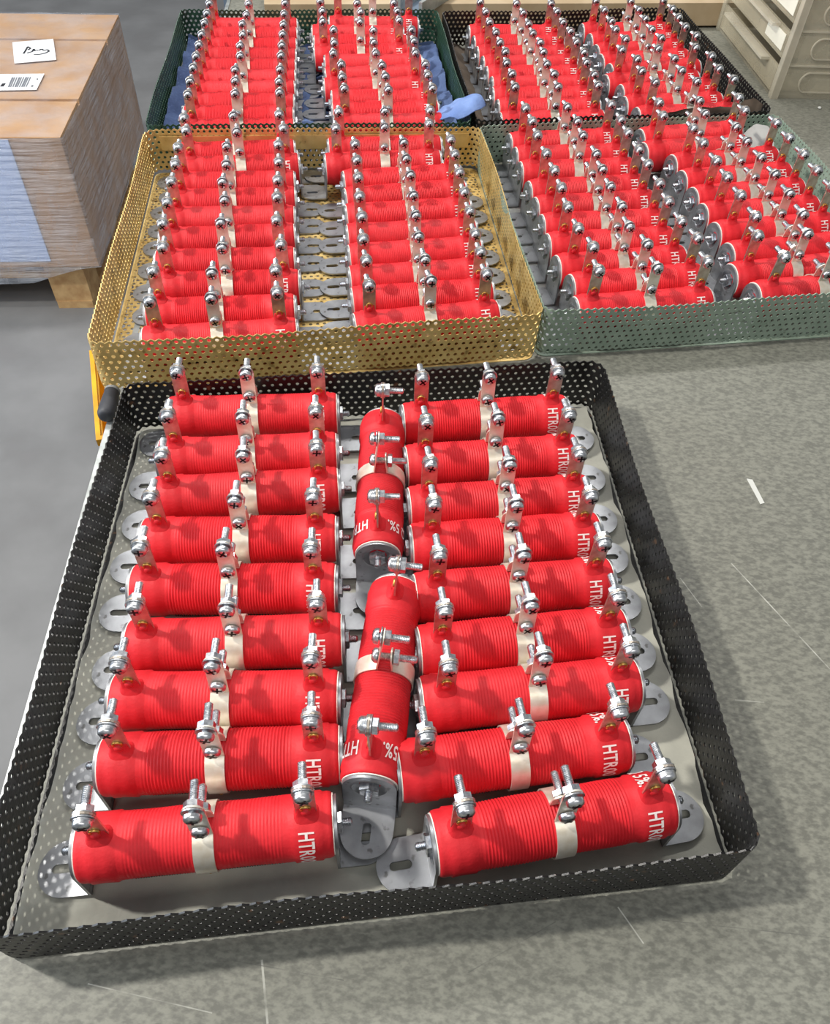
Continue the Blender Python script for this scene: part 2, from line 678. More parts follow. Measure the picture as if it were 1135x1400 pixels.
# plain joining strip along the inside of the gold tray's back wall
mb = MB()
qa, qb = Vector(TRAYS['B'][0]), Vector(TRAYS['B'][1])
dd = (qb - qa).normalized()
nn = Vector((dd.y, -dd.x))
o = trayB.location
pp = [qa + dd * 0.014 + nn * 0.0012, qb - dd * 0.014 + nn * 0.0012, qb - dd * 0.014 + nn * 0.0022, qa + dd * 0.014 + nn * 0.0022]
mb.prism([(q.x - o.x, q.y - o.y) for q in pp], 0.030, 0.0475)
link('joining_strip', mb.mesh('joining_strip', 'brass_plate', False), trayB)

# ------------------------------------------------------------------ resistors
AX = 0.031          # tube axis height above the feet
R0 = 0.0182         # tube radius
XL, XR = -0.0560, 0.0560
XT = 0.0700         # half length of the tube
ZS = 0.049          # terminal screw height above the axis


def tube_mesh(amp, phase):
    mb = MB()
    pr = [(-XT, R0 * 0.86), (-XT, R0 * 0.93), (-XT + 0.0008, R0 * 0.975), (-XT + 0.0025, R0)]

    def band(xc, hw):
        return [(xc - hw - 0.0012, R0), (xc - hw, R0 + 0.0009), (xc - hw * 0.3, R0 + 0.0006), (xc + hw * 0.3, R0 + 0.0007), (xc + hw, R0 + 0.0009), (xc + hw + 0.0012, R0)]

    pr += band(XL, 0.0068)
    x = XL + 0.0068 + 0.0030
    pr += [(x - 0.0008, R0 + 0.0001)]
    pitch = 0.00195
    x1 = XR - 0.0120
    n = int((x1 - x) / pitch * 4)
    for i in range(n):
        xx = x + (x1 - x) * i / n
        env = min(1, i / 10, (n - i) / 10)
        pr.append((xx, R0 + env * amp * cos(i * pi / 2) - 0.0001 + 0.00022 * sin(xx * 120 + phase)))
    pr += band(XR, 0.0074)
    pr += [(XT - 0.0025, R0), (XT - 0.0008, R0 * 0.975), (XT, R0 * 0.93), (XT, R0 * 0.86)]
    mb.lathe(pr, 40, 'X', (True, True))
    return mb.mesh('tube', 'red_coating', True, 60)


M_TUBE = [tube_mesh(0.00030, 0.0), tube_mesh(0.00018, 2.0), tube_mesh(0.00036, 4.0)]


def winding_mesh(spans):
    mb = MB()
    # open strip of bare wire low on the front side, angle measured from -Y
    for x0, x1 in spans:
        n = int((x1 - x0) / 0.0007)
        v, f = [], []
        m = 6
        for i in range(n + 1):
            x = x0 + (x1 - x0) * i / n
            r = R0 + 0.00055 + (0.00035 if i % 2 else -0.00015)
            for k in range(m + 1):
                a = radians(-26 - 34 * k / m)
                rr = r if 0 < k < m else R0 - 0.0004
                v.append((x, -rr * cos(a), rr * sin(a)))
        for i in range(n):
            for k in range(m):
                b = i * (m + 1) + k
                f.append((b, b + 1, b + m + 2, b + m + 1))
        mb.add(v, f)
    return mb.mesh('bare_winding', 'wire_dark', False)


M_WIND = [winding_mesh([(XL + 0.014, -0.008)]), winding_mesh([(0.007, XR - 0.016)])]


def text_mesh(parts):
    dg = bpy.context.evaluated_depsgraph_get()
    mb = MB()
    for body, ang0, align in parts:
        cu = bpy.data.curves.new('marking', 'FONT')
        cu.body = body
        cu.size = 0.0122
        cu.resolution_u = 2
        cu.align_x = align
        cu.space_character = 1.06
        cu.offset = 0.00022
        ob = bpy.data.objects.new('marking', cu)
        COL.objects.link(ob)
        dg.update()
        me = bpy.data.meshes.new_from_object(ob.evaluated_get(bpy.context.evaluated_depsgraph_get()))
        v = []
        rr = R0 + 0.00125
        for p in me.vertices:
            arc = p.co.x * 0.62
            th = radians(90 + ang0) + arc / rr       # 90 = top, growing towards -Y, down the front
            v.append((XR - 0.0048 + p.co.y, rr * cos(th), rr * sin(th)))
        mb.add(v, [tuple(pl.vertices) for pl in me.polygons])
        bpy.data.objects.remove(ob)
        bpy.data.curves.remove(cu)
    return mb.mesh('marking', 'white_print', False)


M_TEXT = text_mesh((('HTR00', 27, 'LEFT'), ('\u03a9 5%.', -15, 'RIGHT')))


def core_mesh():
    mb = MB()
    mb.lathe([(XT - 0.002, R0 * 0.93), (XT + 0.0006, R0 * 0.93), (XT + 0.0006, R0 * 0.55), (XT - 0.002, R0 * 0.55)], 32, 'X', (False, False))
    return mb.mesh('ceramic_rim', 'ceramic')


M_CORE = core_mesh()


def strip_outline(w, z0, z1, n=8):
    r = w / 2
    pts = [(-r, z0), (r, z0)]
    pts += [(r * cos(pi * k / n), z1 - r + r * sin(pi * k / n)) for k in range(n + 1)]
    return pts


def lug_mesh():
    mb = MB()
    mb.prism(strip_outline(0.0118, 0.0160, 0.0555), -0.0006, 0.0006, lambda x, y, z: (x, z, y))
    return mb.mesh('terminal_lug', 'tinned', False)


M_LUG = lug_mesh()


def boot_mesh():
    mb = MB()
    secs = [(0.0150, 0.0078, 0.0072), (0.0182, 0.0076, 0.0058), (0.0198, 0.0066, 0.0038), (0.0220, 0.0058, 0.0025), (0.0255, 0.0052, 0.0018), (0.0278, 0.0049, 0.0013), (0.0282, 0.0040, 0.0008)]
    n = 20
    v, f = [], []
    for z, hx, hy in secs:
        for k in range(n):
            a = 2 * pi * k / n
            c, s = cos(a), sin(a)
            v.append((hx * math.copysign(abs(c) ** 0.6, c), hy * math.copysign(abs(s) ** 0.6, s), z))
    for i in range(len(secs) - 1):
        for k in range(n):
            k2 = (k + 1) % n
            f.append((i * n + k, i * n + k2, (i + 1) * n + k2, (i + 1) * n + k))
    f.append(tuple((len(secs) - 1) * n + k for k in range(n)))
    mb.add(v, f)
    mb.lathe([(-0.0034, 0.0004), (-0.0032, 0.0016), (-0.0024, 0.0027), (-0.0010, 0.0031)], 14, 'Y', (True, False), (0, 0, 0.0244))
    return mb.mesh('lug_boot', 'red_coating', True, 70)


M_BOOT = boot_mesh()


def ring_mesh(name, R, r, matname, n=18, m=8):
    mb = MB()
    v, f = [], []
    for i in range(n):
        a = 2 * pi * i / n
        for j in range(m):
            b = 2 * pi * j / m
            q = R + r * cos(b)
            v.append((q * cos(a), r * sin(b), q * sin(a)))
    for i in range(n):
        for j in range(m):
            f.append((i * m + j, ((i + 1) % n) * m + j, ((i + 1) % n) * m + (j + 1) % m, i * m + (j + 1) % m))
    mb.add(v, f)
    return mb.mesh(name, matname, True, 80)


M_EYE = ring_mesh('eyelet', 0.0025, 0.0008, 'brass')


def screw_mesh(shaft):
    mb = MB()
    # pan head towards -Y
    mb.lathe([(-0.0066, 0.0006), (-0.0066, 0.0024), (-0.0061, 0.0039), (-0.0052, 0.0048), (-0.0042, 0.0050), (-0.0029, 0.0050)], 18, 'Y', (True, True))
    pr = []
    y = -0.0029
    i = 0
    while y < shaft:
        pr.append((y, 0.00255 if i % 2 else 0.00225))
        y += 0.0005
        i += 1
    pr += [(shaft, 0.0022), (shaft + 0.0006, 0.0015)]
    mb.lathe(pr, 12, 'Y', (False, True))
    mb.cur = 1  # raised dark bars paint the shade of a cross recess
    for a in (pi / 4, -pi / 4):
        c, s = cos(a), sin(a)
        L, w = 0.0029, 0.00065
        v = []
        for yy in (-0.00673, -0.0060):
            for u, t in ((-L, -w), (L, -w), (L, w), (-L, w)):
                v.append((u * c - t * s, yy, u * s + t * c))
        mb.add(v, [(0, 1, 2, 3), (4, 7, 6, 5), (0, 4, 5, 1), (1, 5, 6, 2), (2, 6, 7, 3), (3, 7, 4, 0)])
    return mb.mesh('screw', ['zinc', 'recess_shade'], True, 50)


M_SCREW = screw_mesh(0.0158)
M_SCREWL = screw_mesh(0.0215)


def disc_mesh(name, y0, y1, r, matname='zinc'):
    mb = MB()
    e = min(0.0002, (y1 - y0) / 4)
    mb.lathe([(y0, r - e), (y0 + e, r), (y1 - e, r), (y1, r - e)], 20, 'Y')
    return mb.mesh(name, matname)


M_WASH_F = disc_mesh('washer', -0.0017, -0.0007, 0.0062)
M_LOCK = disc_mesh('lock_washer', -0.0029, -0.00175, 0.0052)
M_WASH_R = disc_mesh('washer', 0.0007, 0.0017, 0.0062)


def nut_mesh(af=0.0090, h=0.0038):
    mb = MB()
    R = af / sqrt(3)
    pts = [(R * cos(k * pi / 3 + 0.3), R * sin(k * pi / 3 + 0.3)) for k in range(6)]
    sm = [(x * 0.9, y * 0.9) for x, y in pts]
    v = []
    for y, loop in ((0, sm), (0.0004, pts), (h - 0.0004, pts), (h, sm)):
        v += [(x, y, z) for x, z in loop]
    f = [tuple(reversed(range(6))), tuple(range(18, 24))]
    for i in range(3):
        for k in range(6):
            f.append((i * 6 + k, i * 6 + (k + 1) % 6, (i + 1) * 6 + (k + 1) % 6, (i + 1) * 6 + k))
    mb.add(v, f)
    return mb.mesh('nut', 'zinc', False)


M_NUT = nut_mesh()
M_BIGNUT = nut_mesh(0.0115, 0.0052)


def clamp_mesh():
    mb = MB()
    w = 0.0057
    ri, ro = R0 + 0.0004, R0 + 0.0013
    n = 44
    g = radians(13)
    v, f = [], []
    for k in range(n + 1):
        a = pi / 2 + g + (2 * pi - 2 * g) * k / n
        for x, r in ((-w, ri), (-w, ro), (w, ro), (w, ri)):
            v.append((x, r * cos(a), r * sin(a)))
    for k in range(n):
        for j in range(4):
            b = k * 4
            f.append((b + j, b + (j + 1) % 4, b + 4 + (j + 1) % 4, b + 4 + j))
    f += [(0, 3, 2, 1), (n * 4, n * 4 + 1, n * 4 + 2, n * 4 + 3)]
    mb.add(v, f)
    y0 = ro * sin(g)
    # tall front ear leaning a little, short rear ear
    mb.prism(strip_outline(2 * w, R0 - 0.0004, 0.0545), -0.0010, -0.0001, lambda x, y, z: (x, z - y0 + (y - R0) * 0.09, y))
    mb.prism(strip_outline(2 * w, R0 - 0.0004, 0.0325), 0.0001, 0.0010, lambda x, y, z: (x, z + y0 - (y - R0) * 0.10, y))
    return mb.mesh('clamp_band', 'clamp_metal', True, 35)


M_CLAMP = clamp_mesh()
M_DIMPLE = None


def dimple_mesh():
    mb = MB()
    a = radians(-40)
    r = R0 + 0.0018
    mb.lathe([(-0.0016, 0.0003), (-0.0011, 0.0012), (0, 0.0016), (0.0011, 0.0012), (0.0016, 0.0003)], 10, 'Y', (True, True), (0, -r * cos(a), r * sin(a)))
    return mb.mesh('contact_dimple', 'brass')


M_DIMPLE = dimple_mesh()
FOOT = 0.0325


def bracket_mesh():
    mb = MB()
    hw = 0.0162
    x0 = XT + 0.0008
    th = 0.0017
    rh = 0.0106
    # upright with a round opening (the dish sits in it); loops aligned by angle round the axis
    n = 32
    inner = [(rh * cos(2 * pi * k / n), rh * sin(2 * pi * k / n)) for k in range(n)]
    outer = []
    for k in range(n):
        a = 2 * pi * k / n
        c, s = cos(a), sin(a)
        if s >= 0:
            outer.append((hw * c, hw * s))
        else:
            t = min(hw / abs(c) if abs(c) > 1e-6 else 1e9, AX / abs(s))
            outer.append((t * c, t * s))
    # force exact bottom corners
    for sx in (-1, 1):
        a = atan2(-AX, sx * hw)
        k = int(round((a % (2 * pi)) / (2 * pi) * n)) % n
        outer[k] = (sx * hw, -AX)
    mb.holed(outer, inner, x0, x0 + th, lambda x, y, z: (z, x, y))
    # dish
    mb.lathe([(x0 + th, rh + 0.0012), (x0 + th + 0.0003, rh), (x0 + 0.0004, rh - 0.0022), (x0 - 0.0010, rh - 0.0046), (x0 - 0.0011, 0.0004)], 28, 'X', (False, True))
    # foot with a slot
    r = hw
    L = FOOT
    m = 32
    xc = x0 + 0.55 * L
    sl, sr = 0.0042, 0.0026
    fo, fi = [], []
    for k in range(m):
        a = 2 * pi * k / m
        c, s = cos(a), sin(a)
        ex = x0 + L - r
        # ray from (xc, 0)
        if c <= 0:
            t = min((xc - x0) / abs(c) if abs(c) > 1e-6 else 1e9, hw / abs(s) if abs(s) > 1e-6 else 1e9)
            px, py = xc + t * c, t * s
        else:
            t = hw / abs(s) if abs(s) > 1e-6 else 1e9
            if xc + t * c > ex:
                dx = xc - ex
                bq = dx * c
                t = -bq + sqrt(max(0, bq * bq - dx * dx + r * r))
            px, py = xc + t * c, t * s
        fo.append((px, py))
        t = sr
        px, py = sl * (1 if c > 1e-6 else (-1 if c < -1e-6 else 0)) + sr * c, sr * s
        fi.append((xc + px, py))
    for sy in (-1, 1):
        a = atan2(sy * hw, x0 - xc)
        k = int(round((a % (2 * pi)) / (2 * pi) * m)) % m
        fo[k] = (x0, sy * hw)
    mb.holed(fo, fi, -AX, -AX + th, lambda x, y, z: (x, y, z))
    return mb.mesh('mounting_bracket', 'bracket_zinc', True, 30)


M_BRACKET = bracket_mesh()


def stud_mesh():
    mb = MB()
    pr = []
    x = -0.002
    i = 0
    while x < 0.0088:
        pr.append((x, 0.0026 if i % 2 else 0.0022))
        x += 0.0005
        i += 1
    pr += [(0.0091, 0.0022), (0.0097, 0.0015)]
    mb.lathe(pr, 12, 'X', (True, True))
    return mb.mesh('stud', 'zinc', True, 60)


M_STUD = stud_mesh()


def resistor(x, y, ang, base, label, group, detail=True):
    root = empty('wirewound_resistor', (x, y, base), radians(ang))
    tag(root, label, 'resistor', group)
    ax = (0, 0, AX)
    t = link('tube', random.choice(M_TUBE), root, ax)
    link('bare_winding', M_WIND[0], t)
    link('bare_winding', M_WIND[1], t)
    mk = link('marking', M_TEXT, t)
    mk.rotation_euler = (radians(random.uniform(-6, 8)), 0, 0)
    link('ceramic_rim', M_CORE, root, ax)
    link('ceramic_rim', M_CORE, root, ax, (0, 0, pi))
    for lx in (XL, XR):
        lug = link('terminal_lug', M_LUG, root, (lx, 0, AX), (radians(random.uniform(-2.5, 2.5)), 0, 0))
        link('lug_boot', M_BOOT, lug)
        link('eyelet', M_EYE, lug, (0, -0.0012, 0.0280))
        zs = (0, 0, ZS)
        sp = random.uniform(0, 6.28)
        link('screw', M_SCREW, lug, zs, (0, sp, 0))
        link('washer', M_WASH_F, lug, zs)
        if detail:
            link('lock_washer', M_LOCK, lug, zs)
            link('washer', M_WASH_R, lug, zs)
        link('nut', M_NUT, lug, (0, 0.0017, ZS), (0, sp * 2, 0))
    cl = link('clamp_band', M_CLAMP, root, (random.uniform(-0.0025, 0.0025), 0, AX), (radians(random.uniform(-3, 3)), 0, 0))
    yf = -0.0044
    link('contact_dimple', M_DIMPLE, cl)
    link('screw', M_SCREW, cl, (0, yf + (ZS - R0) * 0.09 - 0.0005, ZS), (0, random.uniform(0, 6), 0))
    link('washer', M_WASH_F, cl, (0, yf + (ZS - R0) * 0.09 - 0.0005, ZS))
    link('nut', M_NUT, cl, (0, yf + (ZS - R0) * 0.09 + 0.0004, ZS), (0, random.uniform(0, 6), 0))
    zl = 0.0262
    link('screw', M_SCREWL, cl, (0, yf + 0.0024, zl), (0, random.uniform(0, 6), 0))
    link('nut', M_NUT, cl, (0, 0.0050, zl), (0, random.uniform(0, 6), 0))
    for s in (0, pi):
        br = link('mounting_bracket', M_BRACKET, root, ax, (0, 0, s))
        link('stud', M_STUD, br, (XT + 0.0014, 0, 0))
        link('nut', M_BIGNUT, br, (XT + 0.0002, 0, 0), (0, random.uniform(0, 1), -pi / 2))
    return root


RES = {
    'AL': [(-0.1415, 0.4954, 6.6), (-0.1367, 0.4461, 7.4), (-0.1311, 0.4055, 8.5), (-0.1280, 0.3601, 5.5), (-0.1237, 0.3163, 4.2), (-0.1148, 0.2725, 5.9), (-0.1130, 0.2311, 4.0), (-0.1080, 0.1915, 6.1), (-0.1068, 0.1464, 8.8)],
    'AR': [(0.0554, 0.5038, 9.1), (0.0603, 0.4544, 9.7), (0.0647, 0.4090, 9.4), (0.0683, 0.3709, 8.7), (0.0727, 0.3271, 9.6), (0.0770, 0.2841, 9.9), (0.0801, 0.2454, 9.4), (0.0678, 0.2023, 11.1), (0.0893, 0.1635, 12.7)],
    'BL': [(-0.2444, 0.9652, 10.7), (-0.2339, 0.9290, 11.0), (-0.2334, 0.8879, 8.5), (-0.2270, 0.8489, 9.1), (-0.2220, 0.8086, 7.4), (-0.2164, 0.7683, 10.1), (-0.2101, 0.7239, 8.1), (-0.1997, 0.6828, 7.6), (-0.1980, 0.6389, 8.4), (-0.1903, 0.5981, 10.6)],
    'BR': [(-0.0629, 0.9949, 9.5), (-0.0625, 0.9549, 10.9), (-0.0366, 0.9171, 13.0), (-0.0310, 0.8782, 14.7), (-0.0260, 0.8386, 12.6), (-0.0203, 0.7949, 11.2), (-0.0149, 0.7562, 12.4), (-0.0101, 0.7146, 11.8), (-0.0044, 0.6779, 11.9), (0.0013, 0.6384, 13.9)],
    'CL': [(0.1653, 1.0393, 12.3), (0.1721, 0.9994, 9.6), (0.1765, 0.9614, 9.9), (0.1837, 0.9165, 12.4), (0.1894, 0.8792, 12.6), (0.1949, 0.8379, 10.2), (0.1981, 0.7990, 11.2), (0.2046, 0.7588, 13.1), (0.2162, 0.7245, 13.2), (0.2173, 0.6836, 12.0)],
    'CR': [(0.3364, 1.0734, 15.7), (0.3353, 1.0335, 15.0), (0.3667, 1.0037, 15.0), (0.3720, 0.9621, 14.3), (0.3775, 0.9222, 15.2), (0.3823, 0.8822, 13.1), (0.3878, 0.8427, 14.4), (0.3933, 0.8005, 14.5), (0.3869, 0.7590, 14.6), (0.4034, 0.7257, 14.5)],
    'DL': [(-0.2978, 1.3806, 8.7), (-0.2931, 1.3418, 9.7), (-0.2877, 1.2982, 7.6), (-0.2828, 1.2588, 5.8), (-0.2778, 1.2179, 6.8), (-0.2729, 1.1778, 9.0), (-0.2684, 1.1401, 9.7), (-0.2633, 1.0994, 6.4), (-0.2584, 1.0596, 6.3), (-0.2521, 1.0206, 8.4)],
    'DR': [(-0.1081, 1.4100, 7.8), (-0.1297, 1.3675, 6.5), (-0.1218, 1.3290, 7.8), (-0.1171, 1.2902, 9.1), (-0.0971, 1.2545, 8.6), (-0.0920, 1.2111, 12.3), (-0.0885, 1.1705, 9.4), (-0.0736, 1.1321, 8.5), (-0.0687, 1.0941, 9.8), (-0.0621, 1.0562, 8.8)],
    'EL': [(0.1151, 1.4135, 7.5), (0.1226, 1.3719, 9.3), (0.1277, 1.3272, 8.3), (0.1357, 1.2903, 8.4), (0.1405, 1.2515, 8.2), (0.1475, 1.2145, 7.4), (0.1477, 1.1758, 7.4), (0.1537, 1.1382, 8.6), (0.1556, 1.0982, 9.7)],
    'ER': [(0.2981, 1.4457, 10.0), (0.3061, 1.4061, 12.4), (0.3100, 1.3643, 15.7), (0.3129, 1.3264, 15.7), (0.3226, 1.2895, 14.8), (0.3120, 1.2454, 13.8), (0.3295, 1.2125, 13.7), (0.3298, 1.1710, 12.4), (0.3423, 1.1364, 12.3)],
}
TRAYNAME = {'A': 'front black tray', 'B': 'gold tray', 'C': 'pale grey-green tray', 'D': 'dark green tray', 'E': 'rear black tray'}
ORD = ['frontmost', 'second from front', 'third from front', 'fourth from front', 'fifth from front', 'sixth from front', 'seventh from front', 'eighth from front', 'ninth from front', 'tenth from front']
BASE = {'AL': 0.0042, 'AR': 0.0060, 'BL': 0.0013, 'BR': 0.0033, 'CL': 0.0034, 'CR': 0.0054, 'DL': 0.0040, 'DR': 0.0060, 'EL': 0.0034, 'ER': 0.0054}
for key, rows in RES.items():
    side = 'left' if key[1] == 'L' else 'right'
    n = len(rows)
    for i, (x, y, ang) in enumerate(rows):
        k = n - 1 - i
        o_ = 'rearmost' if i == 0 else ORD[k]
        lab = 'red ribbed resistor, %s in the %s column of the %s' % (o_, side, TRAYNAME[key[0]])
        resistor(x, y, ang, BASE[key], lab, 'red resistors in the %s' % TRAYNAME[key[0]], key[0] in 'ABC')
resistor(-0.0284, 0.4196, -87.6, 0.0085, 'red resistor lying lengthwise between the columns of the front black tray, the rear one', 'red resistors in the front black tray')
resistor(-0.0143, 0.2484, -93.0, 0.0105, 'red resistor lying lengthwise between the columns of the front black tray, the nearer one', 'red resistors in the front black tray')


# ------------------------------------------------------------------ cloths and papers in the trays
def sheet(quad, nu, nv, zf, ragged=0.0, inset=0.02, thick=0.0006):
    """a limp sheet following a quad; zf(s, t, x, y) gives its height"""
    q = [Vector(p) for p in quad]
    v = []
    for j in range(nv + 1):
        for i in range(nu + 1):
            s, t = i / nu, j / nv
            s2, t2 = inset + (1 - 2 * inset) * s, inset + (1 - 2 * inset) * t
            if ragged and i in (0, nu):
                s2 += (noise.noise(Vector((j * 0.37, i * 1.0, 3.3))) * ragged)
            if ragged and j in (0, nv):
                t2 += (noise.noise(Vector((i * 0.37, j * 1.0, 8.3))) * ragged)
            a = q[3].lerp(q[2], s2)
            b = q[0].lerp(q[1], s2)
            p = a.lerp(b, t2)
            v.append((p.x, p.y, zf(s2, t2, p.x, p.y)))
    m = len(v)
    f = []
    W = nu + 1
    for j in range(nv):
        for i in range(nu):
            b = j * W + i
            f.append((b, b + 1, b + W + 1, b + W))
    mb = MB()
    mb.add(v + [(x, y, z - thick) for x, y, z in v], f + [tuple(m + k for k in reversed(fc)) for fc in f])
    bord = [j * W for j in range(nv, 0, -1)] + [i for i in range(nu)] + [j * W + nu for j in range(nv)] + [nv * W + i for i in range(nu, 0, -1)]
    mb.add([], [])
    nb = len(bord)
    for k in range(nb):
        a, b = bord[k], bord[(k + 1) % nb]
        mb.f.append((a, b, m + b, m + a))
        mb.mi.append(0)
    return mb


def crumple(x, y, sc, seed=0.0):
    return noise.noise(Vector((x * sc, y * sc, seed))) + 0.5 * abs(noise.noise(Vector((x * sc * 2.3, y * sc * 2.3, seed + 5))))


mb = sheet(TRAYS['A'], 70, 70, lambda s, t, x, y: 0.0024 + 0.0015 * crumple(x, y, 34, 1.0) + 0.004 * max(0, (s - 0.93) / 0.07) * (0.5 + crumple(x, y, 22, 4)), 0.006, 0.008)
tag(link('lining_cloth', mb.mesh('lining_cloth', 'cloth_white', True, 80)), 'pale grey cotton cloth lining the floor of the front black tray', 'cloth')
mb = sheet(TRAYS['C'], 40, 40, lambda s, t, x, y: 0.0022 + 0.0006 * crumple(x, y, 18, 2.0), 0.02, 0.03)
tag(link('lining_paper', mb.mesh('lining_paper', 'paper_grey', True, 80)), 'light grey paper lining the floor of the pale grey-green tray', 'paper')


def blue_z(s, t, x, y):
    gap = max(0, 1 - s / 0.10) + max(0, 1 - abs(s - 0.475) / 0.035) * 0.25 + max(0, (s - 0.89) / 0.11)
    return 0.0026 + gap * (0.018 + 0.014 * crumple(x, y, 26, 7.0)) + 0.0006 * crumple(x, y, 60, 2.0)


mb = sheet(TRAYS['D'], 110, 80, blue_z, 0.0, 0.012)
bl = link('lining_cloth', mb.mesh('lining_cloth', 'cloth_blue', True, 80))
tag(bl, 'crumpled dark blue cloth lining the dark green tray', 'cloth')
# its corner thrown over the tray wall at the front
mb = MB()
P = [[(-0.030, 1.078, 0.030), (0.000, 1.100, 0.042), (0.020, 1.118, 0.052), (0.036, 1.130, 0.052)],
     [(-0.012, 1.060, 0.046), (0.014, 1.074, 0.060), (0.036, 1.092, 0.070), (0.052, 1.104, 0.066)],
     [(0.010, 1.052, 0.058), (0.030, 1.060, 0.066), (0.048, 1.076, 0.086), (0.060, 1.090, 0.078)],
     [(0.028, 1.050, 0.057), (0.046, 1.056, 0.060), (0.060, 1.066, 0.068), (0.064, 1.076, 0.064)]]


def bez(p, t):
    a = (1 - t) ** 3, 3 * t * (1 - t) ** 2, 3 * t * t * (1 - t), t ** 3
    return sum((Vector(q) * w for q, w in zip(p, a)), Vector((0, 0, 0)))


NN = 18
v = []
for i in range(NN + 1):
    rowp = [bez(r, i / NN) for r in P]
    for j in range(NN + 1):
        p = bez(rowp, j / NN)
        v.append((p.x, p.y, p.z + 0.003 * noise.noise(Vector((p.x * 70, p.y * 70, 2)))))
f = [(i * (NN + 1) + j, i * (NN + 1) + j + 1, (i + 1) * (NN + 1) + j + 1, (i + 1) * (NN + 1) + j) for i in range(NN) for j in range(NN)]
m = len(v)
mb.add(v + [(x, y, z - 0.0008) for x, y, z in v], f + [tuple(m + k for k in reversed(q)) for q in f])
link('cloth_corner', mb.mesh('cloth_corner', 'cloth_blue_light', True, 80), bl)


def brown_z(s, t, x, y):
    gap = max(0, 1 - s / 0.09)
    return 0.0020 + gap * (0.020 + 0.020 * crumple(x, y, 34, 11.0)) + 0.0004 * crumple(x, y, 60, 2.0)


mb = sheet(TRAYS['E'], 80, 70, brown_z, 0.0, 0.014)
bp = link('lining_paper', mb.mesh('lining_paper', 'paper_brown', True, 60))
tag(bp, 'crumpled brown-grey packing paper lining the rear black tray', 'paper')


def ribbon(pts, widthvec, n, matname, name, parent=None, wob=0.002):
    mb = MB()
    v = []
    m = 6
    for i in range(n + 1):
        t = i / n * (len(pts) - 1)
        k = min(int(t), len(pts) - 2)
        p = Vector(pts[k]).lerp(Vector(pts[k + 1]), t - k)
        for j in range(m + 1):
            q = p + Vector(widthvec) * (j / m)
            q += Vector((0, 1, 0.4)) * wob * noise.noise(Vector((i * 0.5, j * 0.7, 1.0)))
            v.append(q[:])
    f = [(i * (m + 1) + j, i * (m + 1) + j + 1, (i + 1) * (m + 1) + j + 1, (i + 1) * (m + 1) + j) for i in range(n) for j in range(m)]
    c = len(v)
    mb.add(v + [(x + 0.0003, y - 0.0006, z) for x, y, z in v], f + [tuple(c + k for k in reversed(q)) for q in f])
    return link(name, mb.mesh(name, matname, True, 80), parent)


# loose pieces of paper standing up in the trays
ribbon([(0.262, 1.0985, 0.018), (0.300, 1.1075, 0.034), (0.352, 1.1165, 0.042), (0.402, 1.1265, 0.040)], (0, 0.002, 0.018), 24, 'paper_brown', 'paper_edge', bp)
ribbon([(0.402, 1.136, 0.030), (0.428, 1.139, 0.040), (0.444, 1.140, 0.032)], (0.002, 0.004, 0.026), 10, 'paper_brown', 'paper_edge', bp)
pc = ribbon([(0.408, 1.055, 0.020), (0.425, 1.064, 0.034), (0.440, 1.056, 0.036), (0.446, 1.040, 0.028)], (-0.004, 0.020, 0.022), 16, 'paper_grey', 'paper_sheet', None, 0.001)
tag(pc, 'light grey sheet of paper curled up in the back corner of the pale grey-green tray', 'paper')

# ------------------------------------------------------------------ things on the table
mb = MB()
v = [(0.0, 0.0), (0.0042, 0.0008), (0.0062, 0.028), (0.0016, 0.030)]
mb.prism(v, 0, 0.0004)
o = link('tape_scrap', mb.mesh('tape_scrap', 'dust', False), None, (0.2957, 0.4561, 0.0001), (0, 0, 0.22))
tag(o, 'narrow white scrap of tape lying on the bare tabletop', 'scrap')
mb = MB()
mb.lathe([(0, 0.001), (0.0012, 0.0028), (0.0026, 0.0022), (0.0034, 0.0006)], 9, 'Z')
o = link('paper_crumb', mb.mesh('paper_crumb', 'dust'), None, (0.590, 1.318 - 0.03, 0.0))
tag(o, 'tiny white crumb on the table in front of the plastic drawers', 'scrap')

# clear plastic drawer cabinet; its drawers face left, its side wall faces the camera
CW, CD, CH = 0.34, 0.30, 0.315
cab = empty('drawer_cabinet', (0.524, 1.318, 0.0), radians(4.2))
tag(cab, 'dusty clear plastic drawer cabinet standing beside the rear black tray', 'cabinet')
T_ = 0.004


def cpart(name, boxes, matname, parent=cab, loc=None):
    mb = MB()
    for b in boxes:
        mb.box(*b)
    return link(name, mb.mesh(name, matname, False), parent, loc)


